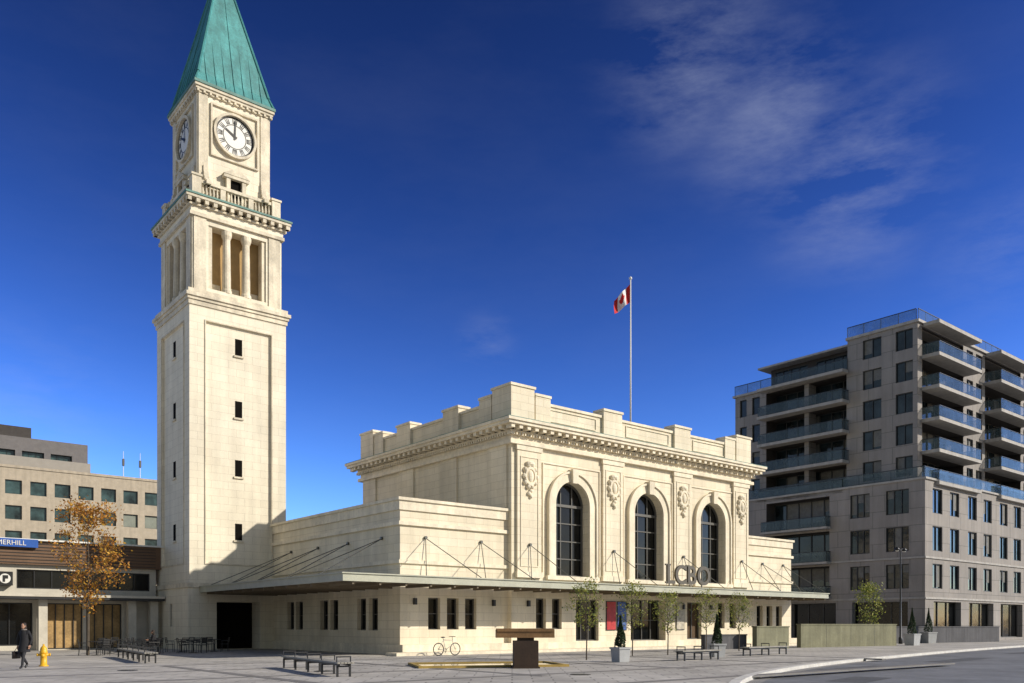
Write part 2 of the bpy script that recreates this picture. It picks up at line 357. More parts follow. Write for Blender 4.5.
# ================================================================== TOWER
T=B('clock_tower',P0,ROT)
TC=(-2.35,19.38)
def tb(mat,h,z0,z1,part): T.box(mat,TC[0]-h,TC[0]+h,TC[1]-h,TC[1]+h,z0,z1,part)
def faces(h): 
    return [(Ffront(TC[1]-h),TC[0]),(Fleft(TC[0]-h),TC[1]),(Fright(TC[0]+h),TC[1]),(Fback(TC[1]+h),TC[0])]
hs=3.27
for k,(F,c) in enumerate(faces(hs+.1)):
    o=[op(c-1.55,c+1.4,.02,3.1,1.4,pane=DOORD,fw=0)] if k==0 else ([op(c-.25,c+.25,1.5,3,.4)] if k==1 else [])
    wall(T,TSTONE,F,c-hs-.1,c+hs+.1,0,4.0,o)
tb(TTRIM,hs+.2,4.0,4.3,'mouldings')
for k,(F,c) in enumerate(faces(hs)):
    wins=[(c-.24,c+.24,z,z+1.1) for z in(7.2,11.4,15.3,19.4)]
    pz0,pz1,pw=5.6,21.2,hs-1.05
    wall(T,TSTONE,F,c-hs,c+hs,4.3,22.1,[op(c-pw,c+pw,pz0,pz1,.14,pane=TSTONE,fw=0)])
    for (a,b_,z,z2) in wins:
        T.fbox(TTRIM,F,a-.09,b_+.09,z-.12,z,-.14,-.04,'window_sills'); T.fbox(DOORD,F,a,b_,z,z2,-.14,-.13,'slit_windows')
    for u in(c-pw-.08,c+pw): T.fbox(TTRIM,F,u,u+.08,pz0-.08,pz1+.08,0,.05,'panel_moulding')
    for z in(pz0-.08,pz1): T.fbox(TTRIM,F,c-pw,c+pw,z,z+.08,0,.05,'panel_moulding')
tb(TTRIM,hs+.08,22.1,22.4,'mouldings'); tb(TTRIM,hs+.16,22.4,22.6,'mouldings'); tb(TTRIM,hs+.26,22.6,22.82,'mouldings'); tb(TTRIM,hs+.1,22.82,23.1,'mouldings')
hb=3.02
for k,(F,c) in enumerate(faces(hb)):
    wall(T,TSTONE,F,c-hb,c+hb,23.1,27.9,[op(c-1.95,c+1.95,23.45,27.55,.9,pane=TAN,fw=0,reveal=TSTONE)])
    for u in(-.66,.66):
        x,y,_=F(c+u,0,-.3)
        T.lathe(TTRIM,(x,y,23.45),[(.35,0),(.35,.2),(.28,.28),(.28,1),(.24,3.55),(.26,3.6),(.34,3.8),(.37,4.08)],14,'belfry_columns')
    for u in(-1.82,1.82): T.fbox(TTRIM,F,c+u-.13,c+u+.13,23.45,27.55,-.7,-.1,'belfry_pilasters')
    for u in(-1.3,0,1.3): T.fbox(TTRIM,F,c+u-.4,c+u+.4,23.45,24.1,-.895,-.8,'belfry_dado')
    for u in(-hb+.1,hb-.9): T.fbox(TTRIM,F,c+u,c+u+.8,23.1,27.9,0,.08,'belfry_corner_pilasters')
tb(TTRIM,hb+.18,27.9,28.12,'mouldings'); tb(TSTONE,hb+.1,28.12,28.5,'mouldings'); tb(TTRIM,hb+.24,28.5,28.62,'mouldings')
for F,c in faces(hb):
    for i in range(13):
        u=c-hb-.3+(2*hb+.6)*i/12; T.fbox(TTRIM,F,u-.12,u+.12,28.622,28.88,.2,.48,'modillions')
tb(TTRIM,hb+.52,28.88,29.06,'cornice'); tb(COPPERD,hb+.58,29.06,29.18,'cornice_gutter')
hr=2.95
for F,c in faces(hr):
    T.fbox(TTRIM,F,c-hr+.5,c+hr-.5,29.18,29.45,-.3,-.02,'balustrade'); T.fbox(TTRIM,F,c-hr+.5,c+hr-.5,30.2,30.4,-.3,0,'balustrade')
    for u in(-.95,.95): T.fbox(TTRIM,F,c+u-.17,c+u+.17,29.45,30.2,-.28,-.03,'balustrade')
    for i in range(20):
        u=c-hr+.7+(2*hr-1.4)*i/19; x,y,_=F(u,0,-.16)
        T.lathe(TTRIM,(x,y,29.45),[(.07,0),(.05,.1),(.085,.3),(.045,.6),(.07,.75)],6,'balusters')
for sx in(-1,1):
    for sy in(-1,1):
        x=TC[0]+sx*(hr-.25);y=TC[1]+sy*(hr-.25); T.box(TTRIM,x-.3,x+.3,y-.3,y+.3,29.18,30.55,'balustrade_piers'); T.box(TTRIM,x-.36,x+.36,y-.36,y+.36,30.55,30.68,'balustrade_piers')
hc=2.42
tb(TTRIM,hc+.12,29.18,30.2,'clock_stage_base')
for k,(F,c) in enumerate(faces(hc)):
    wall(T,TSTONE,F,c-hc,c+hc,30.2,36.3,[])
    for u in(-hc+.02,hc-.62): T.fbox(TTRIM,F,c+u,c+u+.6,30.25,36.25,0,.07,'clock_stage_pilasters')
    T.fbox(DOORD,F,c-.38,c+.38,29.8,31.2,.125,.13,'doorway'); 
    for u in(-.66,.4): T.fbox(TTRIM,F,c+u,c+u+.26,29.3,31.2,.12,.35,'doorway_surround')
    T.fbox(TTRIM,F,c-.85,c+.85,31.2,31.4,0,.42,'doorway_surround')
    tri=[F(c-.9,31.4,.45),F(c+.9,31.4,.45),F(c,31.95,.45),F(c-.9,31.4,0),F(c+.9,31.4,0),F(c,31.95,0)]
    T.add(TTRIM,tri,[(0,1,2),(0,3,5,2),(1,4,5,2),(0,1,4,3)],'doorway_pediment')
    for sg in(-1,1):
        pr=[(.95,30.2),(.95,30.45),(.7,30.6),(.45,30.85),(.3,31.2),(.22,31.6),(.1,31.8)]
        for j in range(len(pr)-1):
            (d0,z0),(d1,z1)=pr[j],pr[j+1]
            T.fbox(TTRIM,F,*sorted((c+sg*(hc-.62),c+sg*(hc-.3))),z0,z1,.07,max(d1,.12)*.75,'scroll_buttresses')
    zc=34.2
    T.fbox(TTRIM,F,c-1.62,c+1.62,zc-1.75,zc-1.65,0,.14,'clock_surround'); T.fbox(TTRIM,F,c-1.62,c+1.62,zc+1.6,zc+1.7,0,.14,'clock_surround')
    for u in(-1.62,1.52): T.fbox(TTRIM,F,c+u,c+u+.1,zc-1.65,zc+1.6,0,.14,'clock_surround')
    arc(T,TTRIM,F,c,zc,1.30,1.46,0,.24,0,2*math.pi,48,'clock_bezel')
    disc(T,WHITE,F,c,zc,1.30,.05,48,'clock_dial')
    arc(T,BLACK,F,c,zc,1.19,1.28,.052,.06,0,2*math.pi,48,'clock_numerals'); arc(T,BLACK,F,c,zc,.75,.80,.052,.06,0,2*math.pi,48,'clock_numerals')
    sgn={0:1,1:-1,2:1,3:-1}[k]
    def hand(ang,L,w,d,r0=0):
        s_,c_=math.sin(ang),math.cos(ang)
        P=lambda r,o:F(c+sgn*(r*s_+o*c_),zc+r*c_-o*s_,d)
        T.quad(BLACK,[P(r0,-w),P(r0,w),P(L,w*.6),P(L,-w*.6)],'clock_hands')
    for h in range(12): 
        an=h*math.pi/6
        for off in((-.10,.0,.10) if h%3 else (-.13,-.045,.045,.13)): hand(an+off,1.17,.036,.055,.83)
    hand(-math.pi/3,.72,.09,.09,-.15); hand(R(2),1.1,.06,.1,-.2)
tb(TTRIM,hc+.1,36.3,36.45,'mouldings'); tb(TTRIM,hc+.2,36.45,36.62,'mouldings')
for F,c in faces(hc):
    for i in range(13):
        u=c-hc-.05+(2*hc+.1)*i/12; T.fbox(TTRIM,F,u-.07,u+.07,36.3,36.44,.105,.2,'dentils')
tb(TTRIM,hc+.28,36.62,36.8,'mouldings'); tb(COPPERD,hc+.34,36.8,36.98,'spire_gutter')
def pyr(h0,z0,h1,z1):
    v=[(TC[0]+sx*h,TC[1]+sy*h,z) for h,z in((h0,z0),(h1,z1)) for sx,sy in((-1,-1),(1,-1),(1,1),(-1,1))]
    T.add(COPPER,v,[(i,(i+1)%4,4+(i+1)%4,4+i) for i in range(4)],'spire')
HZ,HB=37.7,2.40; AP=46.9
prof=[(2.66,36.98),(HB,HZ),(.14,AP)]
for (h0,z0),(h1,z1) in zip(prof,prof[1:]): pyr(h0,z0,h1,z1)
for (sx,sy) in((-1,-1),(1,-1),(1,1),(-1,1)):
    for (h0,z0),(h1,z1) in zip(prof,prof[1:]):
        T.tube(COPPER,(TC[0]+sx*h0,TC[1]+sy*h0,z0),(TC[0]+sx*h1,TC[1]+sy*h1,z1),.11,.07,6,'spire_ribs')
for F0 in range(4):
    for i in range(-3,4):
        u=i*.62
        zt=AP-(AP-HZ)*(abs(u)/HB) if u else AP-.1
        def PT(h,z): 
            return [(TC[0]+u,TC[1]-h-.01,z),(TC[0]-h-.01,TC[1]+u,z),(TC[0]+h+.01,TC[1]+u,z),(TC[0]+u,TC[1]+h+.01,z)][F0]
        ht=max(abs(u),.14)
        T.tube(COPPER,PT(HB,HZ),PT(ht,zt),.06,.045,4,'spire_seams'); T.tube(COPPER,PT(2.66,36.98),PT(HB,HZ),.05,.05,4,'spire_seams')
T.lathe(COPPER,(TC[0],TC[1],AP-.1),[(.25,0),(.3,.2),(.12,.4),(.28,.7),(.05,1.0),(.03,2.2)],10,'spire_finial')
T.finish()
# ================================================================== flagpole
Fp=B('flagpole',P0,ROT)
fx,fy=22.3,4.0
Fp.tube(WHITE,(fx,fy,13.65),(fx,fy,27),.075,.045,10,'pole'); Fp.ell(WHITE,(fx,fy,27.08),(.12,.12,.12),10,6,'ball')
Fp.box(ROOF,fx-.3,fx+.3,fy-.3,fy+.3,13.65,14.1,'base')
FRED=plain('flag_red',(.55,.02,.02),.8,.1,bump=0); FWH=plain('flag_white',(.8,.8,.8),.8,.05,bump=0)
nx,ny=32,14; L=2.6;H=1.35
vs=[]
cr,sr=math.cos(-ROT),math.sin(-ROT)
for j in range(ny+1):
    for i in range(nx+1):
        s=i/nx; t=j/ny
        X=-s*L*.46-.04*math.sin(t*3); Z=26.7-t*H*(1-.2*s)-s*L*.48; Y=.22*math.sin(s*9+t*2)*s**.5
        vs.append((fx+cr*X-sr*Y,fy+sr*X+cr*Y,Z))
fr=[];fw=[]
for j in range(ny):
    for i in range(nx):
        q=(j*(nx+1)+i,j*(nx+1)+i+1,(j+1)*(nx+1)+i+1,(j+1)*(nx+1)+i)
        s=(i+.5)/nx;t=(j+.5)/ny
        leaf=(abs(s-.5)*2.2+abs(t-.45)*1.1<.36) or (abs(s-.5)<.01 and .3<t<.85) or (abs(s-.5)<.15 and abs(t-.45)<.08)
        (fr if (s<.25 or s>.75 or leaf) else fw).append(q)
Fp.add(FRED,vs,fr,'flag_red_field'); Fp.add(FWH,vs,fw,'flag_white_field'); Fp.finish(True)
# ================================================================== APARTMENT
AC=(38.0,80.0,0)
APW=blocks('apartment_precast',(.32,.295,.275),(.295,.275,.26),(.18,.17,.16),2.4,1.55,.03,stain=.18)
APT=plain('apartment_slab_edge',(.42,.40,.375),.8,.15,streak=.15)
AGL=glassm('apartment_glass',(.015,.024,.03),.05,.8)
AGL2=plain('apartment_blinds',(.16,.16,.15),.6,.3,3)
AFR=plain('apartment_window_frame',(.03,.033,.037),.5,.1)
RG=railglass('balcony_glass')
BRK=plain('apartment_dark_brick',(.06,.053,.05),.85,.2)
A=B('apartment_building',AC,ROT)
LF=Fleft(0); AF=Ffront(0)
W,Dp=62,20.4
PT_=15.0; MT=27.0; TT=30.0
fl=[15.0,18.0,21.0,24.0,27.0]
def win(u0,u1,z,h=1.9,s=.7,nx=2):
    return op(u0,u1,z+s,z+s+h,.22,pane=AGL,fr=AFR,nx=nx,nz=1,fw=.08,mw=.07)
def addblinds(F,ops,p=.35):
    for o in ops:
        if o['pane'] is not AGL: continue
        n=o['nx']; w_=(o['u1']-o['u0'])/n
        for i in range(n):
            if random.random()<p:
                dz=(o['z1']-o['z0'])*random.uniform(.25,.95); A.fbox(AGL2,F,o['u0']+i*w_+.05,o['u0']+(i+1)*w_-.05,o['z1']-dz,o['z1']-.06,-o['depth']+.002,-o['depth']+.006,'blinds')
lo=[]
for z in fl:
    lo+=[win(.45,2.1,z),win(3.5,5.4,z)]
    if z<26.5: lo+=[op(7.1,16.4,z+.02,z+2.68,1.9,pane=AGL,fr=AFR,nx=7,nz=1,fw=.1,mw=.12,reveal=BRK),win(17.2,18.2,z,nx=1),win(18.9,19.8,z,nx=1)]
wall(A,APW,LF,0,7,PT_,TT,[o for o in lo if o['u0']<7]); addblinds(LF,lo,.25)
wall(A,APW,LF,7,Dp,PT_,MT,[o for o in lo if o['u0']>7])
fo=[];bays=[(.9,9.8),(15,24.5),(30,39.5),(45,54.5)]
for z in fl:
    for (b0,b1) in bays: fo.append(op(b0,b1,z+.02,z+2.68,1.6,pane=AGL,fr=AFR,nx=6,fw=.1,mw=.12,reveal=BRK))
    for c in(10.6,25.3,40.3,55.3): fo+=[win(c,c+1.5,z),win(c+2.2,c+3.7,z)]
wall(A,APW,AF,0,W,PT_,TT,fo); addblinds(AF,fo,.25)
wall(A,APW,Fright(W),0,Dp,0,TT,[]); wall(A,APW,Fback(Dp),0,W,0,MT,[]); 
A.box(ROOF,.3,W-.1,.3,7,TT-.4,TT-.15,'roof'); A.box(ROOF,.3,W-.1,7,Dp-.1,MT-.3,MT-.1,'roof')
A.quad(APW,[(0,7,MT),(W,7,MT),(W,7,TT),(0,7,TT)],'walls')
A.box(APT,-.2,W,-.2,7.1,TT,TT+.25,'roof_slab'); A.box(APT,-.25,W,7.1,Dp+.2,MT,MT+.22,'roof_slab')
wall(A,BRK,Fleft(2.6),7.3,17.5,MT+.22,29.9,[op(8,12,27.4,29.6,.1,pane=AGL,nx=4,fr=AFR),op(13,17,27.4,29.6,.1,pane=AGL,nx=4,fr=AFR)])
A.box(APT,1.2,W,7.15,18.3,29.9,30.1,'roof_slab'); A.box(BRK,2.8,W,17.4,17.5,27.3,29.9,'penthouse')
A.box(BRK,20,30,3,9,TT+.25,32.6,'penthouse'); A.box(APT,34,48,2,8,TT+.25,32.4,'penthouse')
for k in range(9): A.box(DARK,12+k*.6,12.3+k*.6,3,4,TT+.25,31.5,'rooftop_louvres')
def rail(F,u0,u1,z,d,ends=True,dback=0):
    A.fbox(RG,F,u0,u1,z+.05,z+1.0,d-.03,d,'balcony_glass'); A.fbox(AFR,F,u0,u1,z+1.0,z+1.06,d-.05,d+.02,'balcony_rails')
    n=max(1,int((u1-u0)/1.5))
    for i in range(n+1):
        u=u0+(u1-u0)*i/n; A.fbox(AFR,F,u-.025,u+.025,z,z+1.0,d-.06,d-.031,'balcony_rails')
    if ends:
        for u in(u0,u1): A.fbox(RG,F,u-.015,u+.015,z+.05,z+1.0,dback,d-.06,'balcony_glass'); A.fbox(AFR,F,u-.03,u+.03,z+1.0,z+1.06,dback,d-.06,'balcony_rails')
for z in fl+[TT]:
    if z<26.5: A.fbox(APT,LF,6.8,16.7,z-.3,z,.01,1.3,'balcony_slabs')
    if z<26.5: rail(LF,6.9,16.6,z,1.25)
    for (b0,b1) in bays:
        A.fbox(APT,AF,b0-.2,b1+.2,z-.32,z-.005,.22 if z==TT else .01,1.7,'balcony_slabs')
        if z<28:
            rail(AF,b0-.1,b1+.1,z,1.65)
            if random.random()<.8:
                q=b0+random.uniform(1,7); A.fbox(AGL2,AF,q,q+.7,z,z+.7,.4,1.1,'balcony_furniture'); A.fbox(BRK,AF,q+1,q+1.5,z,z+.9,.5,.9,'balcony_furniture')
    if 16<z<28: A.fbox(APW,LF,11.35,11.85,z-2.98,z-.32,-1.5,-.1,'balcony_piers')
A.fbox(APT,LF,6.8,16.7,MT-.3,MT-.01,.26,1.3,'balcony_slabs')
rail(LF,.1,7,TT+.25,0.05,False); rail(AF,.1,W,TT+.25,.05,False)
rail(LF,7,Dp,MT+.22,.1,False)
pd=1.3
PF=Ffront(-pd);PL=Fleft(-pd)
lv=[(4.4,3.5),(7.9,3.5),(11.4,3.6)]
po=[]
for z,h in lv: po+=[win(.2,2.4,z,2.3,.6,3),win(4,6.0,z,2.3,.6,3),win(18.4,20.2,z,2.3,.6),op(8.2,15.5,z+.05,z+3.1,1.6,pane=AGL,fr=AFR,nx=5,fw=.1,mw=.1,reveal=BRK)]
addblinds(PL,po,.3)
po+=[op(0.3,5.8,.3,3.8,.6,pane=GLASS,nx=3),op(7.5,12.5,.3,3.8,.6,pane=GLASS,nx=3),op(14,20,.3,3.8,.6,pane=GLASS,nx=3)]
wall(A,APW,PL,-pd,21.5,0,PT_,po)
pf=[]
for z,h in lv:
    for c in range(8):
        u=.2+c*7.6; pf+=[win(u,u+2,z,2.3,.6,2),win(u+3.6,u+5.6,z,2.3,.6,2)]
addblinds(PF,pf,.3)
for c in range(8): pf.append(op(.4+c*7.6,6.2+c*7.6,.3,3.8,.6,pane=GLASS,nx=3))
wall(A,APW,PF,-pd,W+1,0,PT_,pf)
wall(A,APW,Fright(W+1),-pd,21.5,0,PT_,[]); wall(A,APW,Fback(21.5),-pd,W+1,0,PT_,[])
for (a,b_,c,d) in((-pd-.15,W+1.1,-pd-.15,-.02),(-pd-.15,-.02,-.02,21.6)): A.box(APT,a,b_,c,d,PT_,PT_+.18,'podium_coping')
for z in(4.0,7.75): 
    A.fbox(APT,PL,-pd-.1,21.6,z,z+.18,0,.1,'belt_course'); A.fbox(APT,PF,-pd-.0,W+1,z,z+.18,0,.1,'belt_course')
rail(PL,-pd+.1,21.2,PT_+.18,-.15,False); rail(PF,-pd+.1,W,PT_+.18,-.15,False)
for z in(7.9,11.4,4.4): A.fbox(APT,PL,8,15.7,z-.2,z+.02,.11,.9,'balcony_slabs'); rail(PL,8.1,15.6,z+.02,.85)
A.finish()
# ================================================================== LEFT BUILDINGS
OW=plain('office_precast',(.45,.385,.295),.85,.15,streak=.12); OG=glassm('office_glass',(.03,.055,.055),.08,.9); OG2=plain('office_blinds',(.22,.24,.2),.6,.2)
O=B('office_building',P0,ROT)
F=Ffront(76.4)
oo=[]
for fz in(3.0,6.0,9.0,12.0,15.0,18.0):
    for i in range(19): u=-38+i*2.62; oo.append(op(u,u+1.75,fz-.9,fz+.75,.25,pane=OG2 if random.random()<.12 else OG,fr=AFR,fw=.05))
wall(O,OW,F,-40,12,0,20.2,oo); wall(O,OW,Fright(12),76.4,100,0,20.2,[op(78+i*3,79.8+i*3,fz-.9,fz+.7,.2,pane=OG,fw=.04) for i in range(7) for fz in(6,9,12,15,18)])
wall(O,OW,Fleft(-40),76.4,100,0,20.2,[]); O.quad(OW,[(-40,100,0),(12,100,0),(12,100,20.2),(-40,100,20.2)],'walls')
O.box(ROOF,-39.5,11.5,77,99.5,19.9,20.1,'roof'); O.box(OW,-40.1,12.1,76.3,76.9,20.2,20.5,'parapet')
O.box(plain('stucco_penthouse',(.34,.31,.27),.8,.1),-20,4,82,94,20.1,22.6,'rooftop_penthouse')
for a in(7.5,9.6): O.tube(WHITE,(a,80,20),(a,80,24.4),.06,.03,6,'masts'); O.box(STEEL,a-.12,a+.12,79.85,80.15,22.5,23.4,'antennas')
O.finish()
BW=plain('slab_concrete_dark',(.16,.15,.15),.8,.15)
K=B('residential_slab_tower',P0,ROT)
F=Ffront(157)
kk=[]
for i in range(9): 
    z=9+i*3.2; kk+=[op(-38+j*5.2,-34+j*5.2,z,z+2.2,.8,pane=OG,nx=3,fr=AFR) for j in range(11)]
wall(K,BW,F,-40,21,0,39.5,kk); wall(K,BW,Fright(21),157,175,0,39.5,[]); wall(K,BW,Fleft(-40),157,175,0,39.5,[])
K.box(ROOF,-39,20,158,174,39,39.3,'roof')
for i in range(9): 
    for j in range(11): K.fbox(APT,F,-38.2+j*5.2,-33.8+j*5.2,8.8+i*3.2,9.6+i*3.2,.0,.6,'balcony_fronts')
K.box(BRK,-2,11,160,168,39.3,42.2,'mechanical_room'); K.box(APT,-5,16,159.5,169,39.5,39.9,'roof_slab'); K.finish()
# low shop
C=B('shop_pavilion',P0,ROT)
CW=plain('shop_render',(.58,.54,.46),.8,.15); CBR=plain('shop_fascia_brown',(.17,.10,.06),.7,.2); INT=plain('shop_interior_painted_glow',(.45,.29,.12),.6,.5,.8)  # INT: tan door panes, warm light of the interior put into the colour
F=Ffront(22)
lo=[op(-12.6,-10.5,.05,3.0,.25,pane=INT,nx=4,nz=1,fr=DARK),op(-10.3,-8.1,.05,3.0,.25,pane=INT,nx=4,nz=1,fr=DARK),op(-18.5,-13.4,.3,3.0,.25,pane=GLASS,nx=4,fr=DARK),op(-26,-19.5,.3,3.0,.25,pane=GLASS,nx=5,fr=DARK),
    op(-14.3,-6.3,3.9,5.1,.2,pane=GLASS,nx=8,fr=DARK),op(-30,-16.2,3.9,5.1,.2,pane=GLASS,nx=12,fr=DARK)]
wall(C,CW,F,-34,-5.9,0,5.4,lo); wall(C,CW,Fleft(-34),22,45,0,5.4,[]); wall(C,CW,Fright(6),23,45,0,6.9,[]); 
C.box(CBR,-34.2,6,21.7,45,5.4,6.9,'upper_storey'); 
for k in range(7): C.box(BRK,-34.25,-6,21.66,21.695,5.5+k*.2,5.54+k*.2,'louvres')
C.box(WHITE,-34.3,6,21.5,45,6.9,7.0,'roof_edge')
C.box(DARK,-34.2,-5.8,20.4,21.98,3.2,3.5,'entrance_canopy'); C.box(CW,-34.25,-5.8,20.35,20.395,3.36,3.52,'entrance_canopy_edge')
for u in(-20,-13,-7.7,-6.3): C.box(CW,u-.25,u+.25,21.0,21.5,0,3.19,'columns')
C.box(plain('sign_blue',(.02,.1,.42),.5,.1),-16.4,-13.2,21.42,21.6,6.45,6.95,'shop_sign'); 
C.box(BLACK,-15.42,-14.58,21.5,21.99,4.05,4.9,'round_sign_plate'); disc(C,WHITE,Ffront(21.49),-15.0,4.47,.3,.0,24,'round_sign')
C.box(BLACK,-15.12,-15.0,21.46,21.485,4.27,4.67,'round_sign_letter'); C.box(BLACK,-15.0,-14.84,21.46,21.485,4.47,4.67,'round_sign_letter')
ce=C.finish()
cu=bpy.data.curves.new('shop_sign_lettering','FONT'); cu.body='SUMMERHILL'; cu.size=.42; cu.extrude=.01; cu.materials.append(WHITE)
ob=bpy.data.objects.new('shop_sign_lettering',cu); sc.collection.objects.link(ob); ob.parent=ce; ob.location=(-16.3,21.40,6.56); ob.rotation_euler=(R(90),0,0)
# ================================================================== GROUND
GR=plain('ground_asphalt_gray',(.16,.155,.15),.9,.25,.05)
g=B('ground',single=True); g.quad(GR,[(-1500,-1500,-.13),(1500,-1500,-.13),(1500,3000,-.13),(-1500,3000,-.13)]); g.finish()
PAVE=blocks('plaza_paving',(.56,.53,.49),(.48,.455,.42),(.27,.255,.24),1.2,.6,.03,horiz=True,stain=.33,bump=.3)
curve=[(3.2,-40),(3.6,0),(4.6,14),(6.3,23.6),(10,31.4),(15.4,39),(21,45.8),(27,52.8),(36,62.6),(47,73.6),(64,88.6),(100,118.5),(180,184)]
farc=[(28,-40),(28,0),(28,10),(30,19),(35,27),(42,34),(50,41),(58,48),(68,57),(80,67.5),(97,82),(133,112),(213,178)]
def cat(p):
    out=[]
    for i in range(len(p)-1):
        a=p[max(0,i-1)];b_=p[i];c=p[i+1];d=p[min(len(p)-1,i+2)]
        for k in range(8):
            t=k/8; out.append(tuple(.5*((2*b_[j])+(-a[j]+c[j])*t+(2*a[j]-5*b_[j]+4*c[j]-d[j])*t*t+(-a[j]+3*b_[j]-3*c[j]+d[j])*t**3) for j in(0,1)))
    out.append(p[-1]); return out
cv=cat(curve); fv=cat(farc)
def offset(c,d):
    o=[]
    for i,p in enumerate(c):
        a=c[max(0,i-1)];b_=c[min(len(c)-1,i+1)]; t=Vector((b_[0]-a[0],b_[1]-a[1])).normalized(); o.append((p[0]+t.y*d,p[1]-t.x*d))
    return o
def strip(b,mat,c0,c1,z,part=None):
    for i in range(len(c0)-1): b.quad(mat,[(*c0[i],z),(*c1[i],z),(*c1[i+1],z),(*c0[i+1],z)],part)
pl=B('plaza_pavement',single=True)
inn=offset(cv,-.3)
left=[(-150,p[1]) for p in inn]
strip(pl,PAVE,left,inn,0); 
pl.finish()
KC=plain('kerb_concrete',(.58,.565,.53),.8,.2)
kb=B('kerb',single=True); strip(kb,KC,inn,cv,.006)
for i in range(len(cv)-1): kb.quad(KC,[(*cv[i],.006),(*cv[i+1],.006),(*cv[i+1],-.13),(*cv[i],-.13)])
kb.finish()
ROADM=plain('road_asphalt',(.17,.175,.19),.85,.35,.35,bump=.3)
rd=B('road',single=True); strip(rd,ROADM,cv,fv,-.126); rd.finish()
GUT=plain('gutter_concrete',(.27,.26,.25),.85,.3,1)
gt=B('gutter',single=True); strip(gt,GUT,offset(cv,.02),offset(cv,.45),-.121); gt.finish()
sw=B('far_sidewalk',single=True); o2=offset(fv,5); strip(sw,PAVE,fv,o2,0)
for i in range(len(fv)-1): sw.quad(KC,[(*fv[i],0),(*fv[i+1],0),(*fv[i+1],-.13),(*fv[i],-.13)])
sw.finish()
# asphalt repair patches and a manhole on the road
PAT=plain('asphalt_patch',(.09,.092,.098),.9,.3,1.2)
pt=B('asphalt_patches',single=True)
for (x,y,a,l,w_) in((14,34,.75,5,1.4),(22,42,.8,7,1.1),(11,27,.9,3,1.2),(33,54,.78,9,1.2)):
    ca,sa_=math.cos(a),math.sin(a); pt.quad(PAT,[(x+ca*u-sa_*v,y+sa_*u+ca*v,-.121) for u,v in((-l/2,-w_/2),(l/2,-w_/2),(l/2,w_/2),(-l/2,w_/2))])
pt.finish()
GBM=plain('granite_band',(.20,.19,.18),.7,.2); gb=B('granite_paving_bands',P0,ROT,single=True)
for i in range(5): 
    y=-4.6-i*4.6; gb.box(GBM,-30,22 if i<2 else 13,y,y+.45,-.05,.004)
for i in range(7):
    x=-28+i*7.1; gb.box(GBM,x,x+.4,-19,-4.6,-.05,.008)
gb.finish()
stp=B('stone_step',P0,ROT,single=True); stp.box(TRIM,-1.2,37.4,-1.6,-.52,.0,.16); stp.finish()
for (x,y) in((-6.5,29.5),(2.2,27.5),(-13.5,30)):
    b=B('drain_cover',(x,y,0),R(20),single=True); b.lathe(DARK,(0,0,0),[(.34,0),(.34,.012)],20); 
    for k in range(5): b.box(STEEL,-.22,.22,-.2+k*.1-.015,-.2+k*.1+.015,.0125,.02)
    b.finish()
# ================================================================== fountain
WD=plain('cedar_beam',(.27,.15,.065),.7,.35,2); RUST=plain('weathered_block',(.055,.033,.022),.7,.3,2); WAT=glassm('water',(.02,.03,.03),.04,.3)
YST=plain('basin_ochre_edge',(.42,.29,.08),.7,.25,2)
fo=B('fountain',(.5,31.8,0),R(4))
fo.box(RUST,-.45,.45,-.4,.4,0.06,1.02,'pedestal'); fo.box(RUST,-.5,.5,-.45,.45,0,.06,'pedestal')
fo.box(WD,-1.1,1.05,-.35,.35,1.13,1.43,'spout_beam'); fo.box(RUST,-.3,.3,-.25,.25,1.02,1.13,'bracket')
for sg in(-1,1): fo.box(WD,-1.08,1.03,sg*.36-.02,sg*.36+.02,1.36,1.47,'spout_lips')
fo.finish()
bs=B('reflecting_basin',(-1.0,33.6,0),R(14))
L_,W_=2.9,1.6
for (a,b_,c,d) in((-L_,L_,-W_,-W_+.15),(-L_,L_,W_-.15,W_),(-L_,-L_+.15,-W_+.15,W_-.15),(L_-.15,L_,-W_+.15,W_-.15)): bs.box(YST,a,b_,c,d,0,.09,'basin_rim')
bs.quad(WAT,[(-L_+.15,-W_+.15,.05),(L_-.15,-W_+.15,.05),(L_-.15,W_-.15,.05),(-L_+.15,W_-.15,.05)],'basin_water'); bs.finish()
# ================================================================== benches
SLAT=plain('bench_slats',(.34,.32,.28),.7,.3,3)
def bench(x0,y0,x1,y1):
    L=math.hypot(x1-x0,y1-y0); b=B('park_bench',((x0+x1)/2,(y0+y1)/2,0),math.atan2(y1-y0,x1-x0))
    h=L/2
    for k in range(5): b.box(SLAT,-h,h,-.26+k*.11,-.17+k*.11,.41,.46,'seat_slats')
    b.box(DARK,-h+.1,h-.1,-.2,-.15,.35,.408,'rail'); b.box(DARK,-h+.1,h-.1,.15,.2,.35,.408,'rail')
    n=max(2,int(L/1.5))
    for i in range(n+1):
        x=-h+.2+(L-.4)*i/n
        b.box(DARK,x-.03,x+.03,-.23,-.17,0,.35,'legs'); b.box(DARK,x-.03,x+.03,.17,.23,0,.35,'legs'); b.box(DARK,x-.03,x+.03,-.17,.17,.30,.348,'legs')
        b.tube(DARK,(x,-.22,.46),(x,-.22,.62),.02,part='arm_rests'); b.tube(DARK,(x,.22,.46),(x,.22,.62),.02,part='arm_rests'); b.tube(DARK,(x,-.24,.62),(x,.24,.62),.022,part='arm_rests')
    b.finish()
bench(-8.4,32.0,-5.1,26.2); bench(-19.4,42.5,-15.0,35.5); bench(7.4,38,9.6,40); bench(12,44,15,47)
